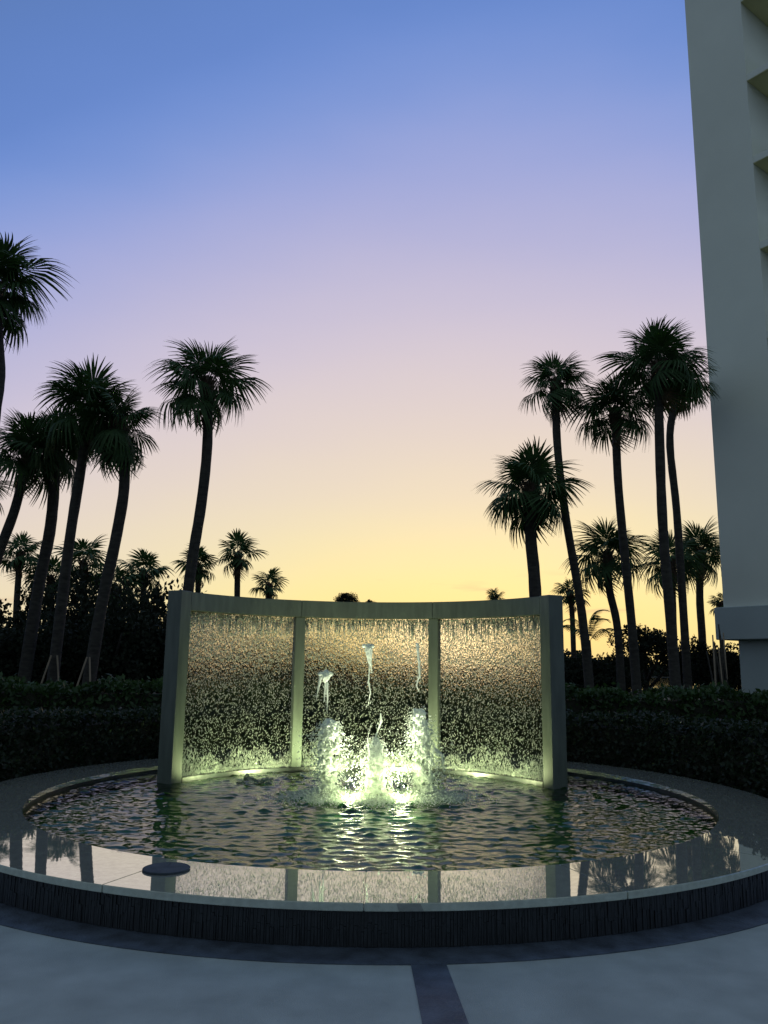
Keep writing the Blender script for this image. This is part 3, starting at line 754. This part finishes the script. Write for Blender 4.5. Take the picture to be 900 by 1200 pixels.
def leafy(name, x, Y, ztop, wid, label, cat, group, k):
    X_ = at_y(x, 790, Y).x
    root = tag(empty(name, (X_, Y, 0)), label, cat, group)
    hc, hh = (ztop * .58, ztop * .56) if name not in ('distant_tree', 'round_tree') else ((ztop - .75, .9) if name == 'distant_tree' else (ztop * .7, ztop * .34))
    st = [(0, 0, -.05), (random.uniform(-.1, .1), 0, ztop * .35), (random.uniform(-.2, .2), 0, ztop * .7)]
    r_ = .045 * ztop if name != 'distant_tree' else .12
    if name == 'distant_tree': st[2] = (0, 0, ztop - .6)
    v, f = tube(st, [r_, r_ * .7, r_ * .3], 8)
    # limbs
    for q_ in range(4 if name != 'distant_tree' else 0):
        a_ = q_ * 1.57 + random.random(); z0 = ztop * random.uniform(.22, .4)
        vv, ff = tube([(0, 0, z0), (math.cos(a_) * wid * .25, math.sin(a_) * wid * .25, z0 + ztop * .2), (math.cos(a_) * wid * .4, math.sin(a_) * wid * .4, z0 + ztop * .35)], [r_ * .5, r_ * .35, r_ * .15], 6)
        o_ = len(v); v = v + vv; f = f + [tuple(i + o_ for i in t_) for t_ in ff]
    link('trunk', mesh('trunk', v, f, True), M['bark'], root)
    link('crown', OPEN[k % 3] if (name == 'dark_tree' and Y >= 28) else CROWNS[k % 4], None, root, (0, 0, hc), (0, 0, k * 1.3), (wid / 2, wid / 2, hh))
    return root
def zpx(y, Y): return at_y(450, y, Y).z
k = 0
SH = 'dark shrubs behind the hedge'
TH = [(-40, 690, 28, 4.5, 'dark leafy tree behind the palm leaning away from the clump'), (10, 712, 27, 3.6, 'dark leafy tree below the little clear trunked palm'),
      (60, 672, 29, 3.4, 'tall dark tree filling the gap between the kinked and the pale palm trunk'), (110, 660, 30, 4.0, 'tallest dark tree of the thicket, beside the bushy middle sized palm'),
      (145, 676, 29, 4.2, 'tall dark tree behind the bent palm trunk'), (190, 676, 28, 3.6, 'tall dark tree crowding the end post of the water wall'),
      (-15, 735, 25, 3.4, 'lower dark tree at the foot of the tallest leaning palm'), (40, 730, 25, 3.2, 'lower dark tree behind the kinked palm trunk'),
      (85, 722, 25.5, 3.2, 'lower dark tree between the two propped palms'), (130, 718, 25, 3.4, 'lower dark tree just past the bent palm trunk'),
      (175, 715, 25.5, 3.4, 'lower dark tree between the bent palm and the end post'), (215, 728, 26, 3.2, 'lower dark tree at the foot of the lone slender palm'),
      (250, 712, 30, 3.4, 'dark tree behind the first bay of the water wall, under two small palms'), (300, 722, 31, 3.4, 'dark tree behind the water wall under the low palm crown')]
for x, y, Y, wd, lb in TH:
    leafy('dark_tree', x, Y, zpx(y, Y), wd, lb, 'tree', 'thicket behind the leaning palms', k); k += 1
for x, y, Y, wd in [(345, 742, 34, 4), (395, 762, 36, 4), (440, 770, 36, 4), (490, 772, 37, 4), (535, 774, 36, 4), (580, 770, 35, 4), (620, 768, 33, 4)]:
    leafy('dark_shrub', x, Y, zpx(y, Y), wd, 'low dark shrub seen through the falling water', 'shrub', SH + ' beyond the water wall', k); k += 1
for x, y, Y, wd, lb in [(655, 762, 28, 2.6, 'dark shrub beside the end post below the spindly palm'), (690, 765, 27.5, 2.6, 'dark shrub at the foot of the feather leaved palm'),
                    (722, 757, 28, 1.9, 'dark shrub around the foot of the half grown palm with shaggy collar'), (845, 745, 30, 2.4, 'dark shrub behind the bare canes'), (803, 735, 31, 1.7, 'taller dark shrub behind the dark trunked palm')]:
    leafy('dark_shrub', x, Y, zpx(y, Y), wd, lb, 'shrub', SH + ' near the building', k); k += 1
leafy('round_tree', 757, 30, zpx(722, 30), 2.6, 'round topped small tree glowing at its edge between the palm trunks', 'tree', None, k)
leafy('distant_tree', 403, 60, zpx(692, 60), 2.0, 'distant tree tip poking above the middle of the beam', 'tree', None, k + 1)
leafy('distant_tree', 433, 75, zpx(701, 75), 1.6, 'very small distant treetop barely above the beam', 'tree', None, k + 2)

# far tree line on the horizon
n_ = 26000
x = rng.uniform(-150, 150, n_); top = 3.4 + 1.0 * np.sin(x * .21) + .7 * np.sin(x * .53 + 1) + .5 * np.sin(x * 1.3)
v, f = leaf_quads(np.stack([x, 165 + rng.normal(0, 3, n_), rng.random(n_) * top], -1), rng.uniform(.4, .8, n_), 1.5)
tag(link('far_tree_line', mesh('far', v, f), M['leafd']), 'distant dark tree line across the lagoon', 'trees', kind='stuff')

# wooden props and cane stems
def prop(p0, p1, label):
    v, f = tube([p0, p1], [.026, .022], 8)
    o_ = Vector(p0); v = [tuple(Vector(q_) - o_) for q_ in v]
    tag(link('wooden_prop', mesh('prop', v, f), M['wood'], loc=o_), label, 'stake', 'stakes propping the palms')
def prop_px(xb, xt, yt, Y, label):
    b_ = at_y(xb, 800, Y); t_ = at_y(xt, yt, Y); prop((b_.x, Y, -.05), (t_.x, Y, t_.z), label)
prop_px(76, 67, 768, 21.2, 'pale wooden stake leaning on the pale straight palm trunk')
prop_px(36, 60, 768, 21.2, 'darker wooden stake slanting up to the pale straight palm trunk')
prop_px(111, 105, 770, 20.7, 'pale wooden stake leaning on the bent palm trunk')
prop_px(78, 102, 770, 20.7, 'darker wooden stake slanting up to the bent palm trunk')
cn = at_y(848, 800, 25)
cr_ = tag(empty('cane_clump', (cn.x, 25, 0)), 'clump of bare upright canes at the foot of the building', 'plant')
for i in range(9):
    bx_ = random.uniform(-.35, .35); tx = bx_ + random.uniform(-.3, .15); hh_ = random.uniform(1.9, 2.9)
    v, f = tube([(bx_, random.uniform(-.2, .2), -.03), ((bx_ + tx) / 2 + .03, 0, hh_ * .5), (tx, 0, hh_)], [.035, .03, .02], 7)
    link('cane', mesh('cane', v, f, True), M['wood'] if i % 3 == 0 else M['bark'], cr_)

# ------------------------------------------------------------------ building
Yc = 27.0
C = at_y(848, 712, Yc); U = Vector((.6, -.8, 0)); Wv = Vector((.8, .6, 0))
bl = tag(empty('apartment_tower', (C.x, C.y, 0)), 'tall plain pale tower with recessed balconies and a banded base', 'building')
def bq(s0, s1, q0, q1, z0, z1, name, mat, par=None, bev=0):
    P = [U * s0 + Wv * q0, U * s1 + Wv * q0, U * s1 + Wv * q1, U * s0 + Wv * q1]
    return link(name, prism([(p_.x, p_.y) for p_ in P], z0, z1, bev), mat, par or bl)
def on_face(x, y):
    d = ray(x, y); nrm_ = Wv; t_ = (Vector((C.x, C.y, 0)) - CAM).dot(nrm_) / d.dot(nrm_); return CAM + d * t_
pa = on_face(875, 95); s1 = (pa - Vector((C.x, C.y, 0))).dot(U)
zA = [on_face(875, 95).z, on_face(885, 190).z, on_face(895, 290).z]
FH = (zA[0] - zA[2]) / 2
zl0, zl1 = on_face(848, 750).z, on_face(848, 712).z
SB = 16
bq(0, s1, 0, 14, zl1, 48, 'corner_wall', M['wall'])
bq(-.22, SB, -.22, 14, zl0, zl1 - .003, 'base_band', M['base'], None, .02)
bq(.28, SB, .28, 14, -.05, zl0, 'base_wall', M['base'])
z = zA[0]
while z > zl1 + FH * .6: z -= FH
BD = 1.7
while z < 46:
    sl = bq(s1 + .002, s1 + BD, .01, 9, z + .02, z + .26, 'balcony_slab', M['wall'])
    bq(s1 + .004, s1 + BD - .01, .02, 8.99, z, z + .018, 'soffit', M['soffit'], sl)
    bq(s1 + BD - .14, s1 + BD - .002, .012, 8.99, z + .262, z + 1.2, 'parapet', M['wall'], sl)
    wn = bq(s1 - .03, s1 + .03, 2.4, 5.4, z + .27, z + 2.6, 'balcony_door', M['glass'])
    bq(s1 - .03, s1 + .05, 2.3, 2.4, z + .27, z + 2.7, 'door_frame', M['frame'], wn)
    z += FH
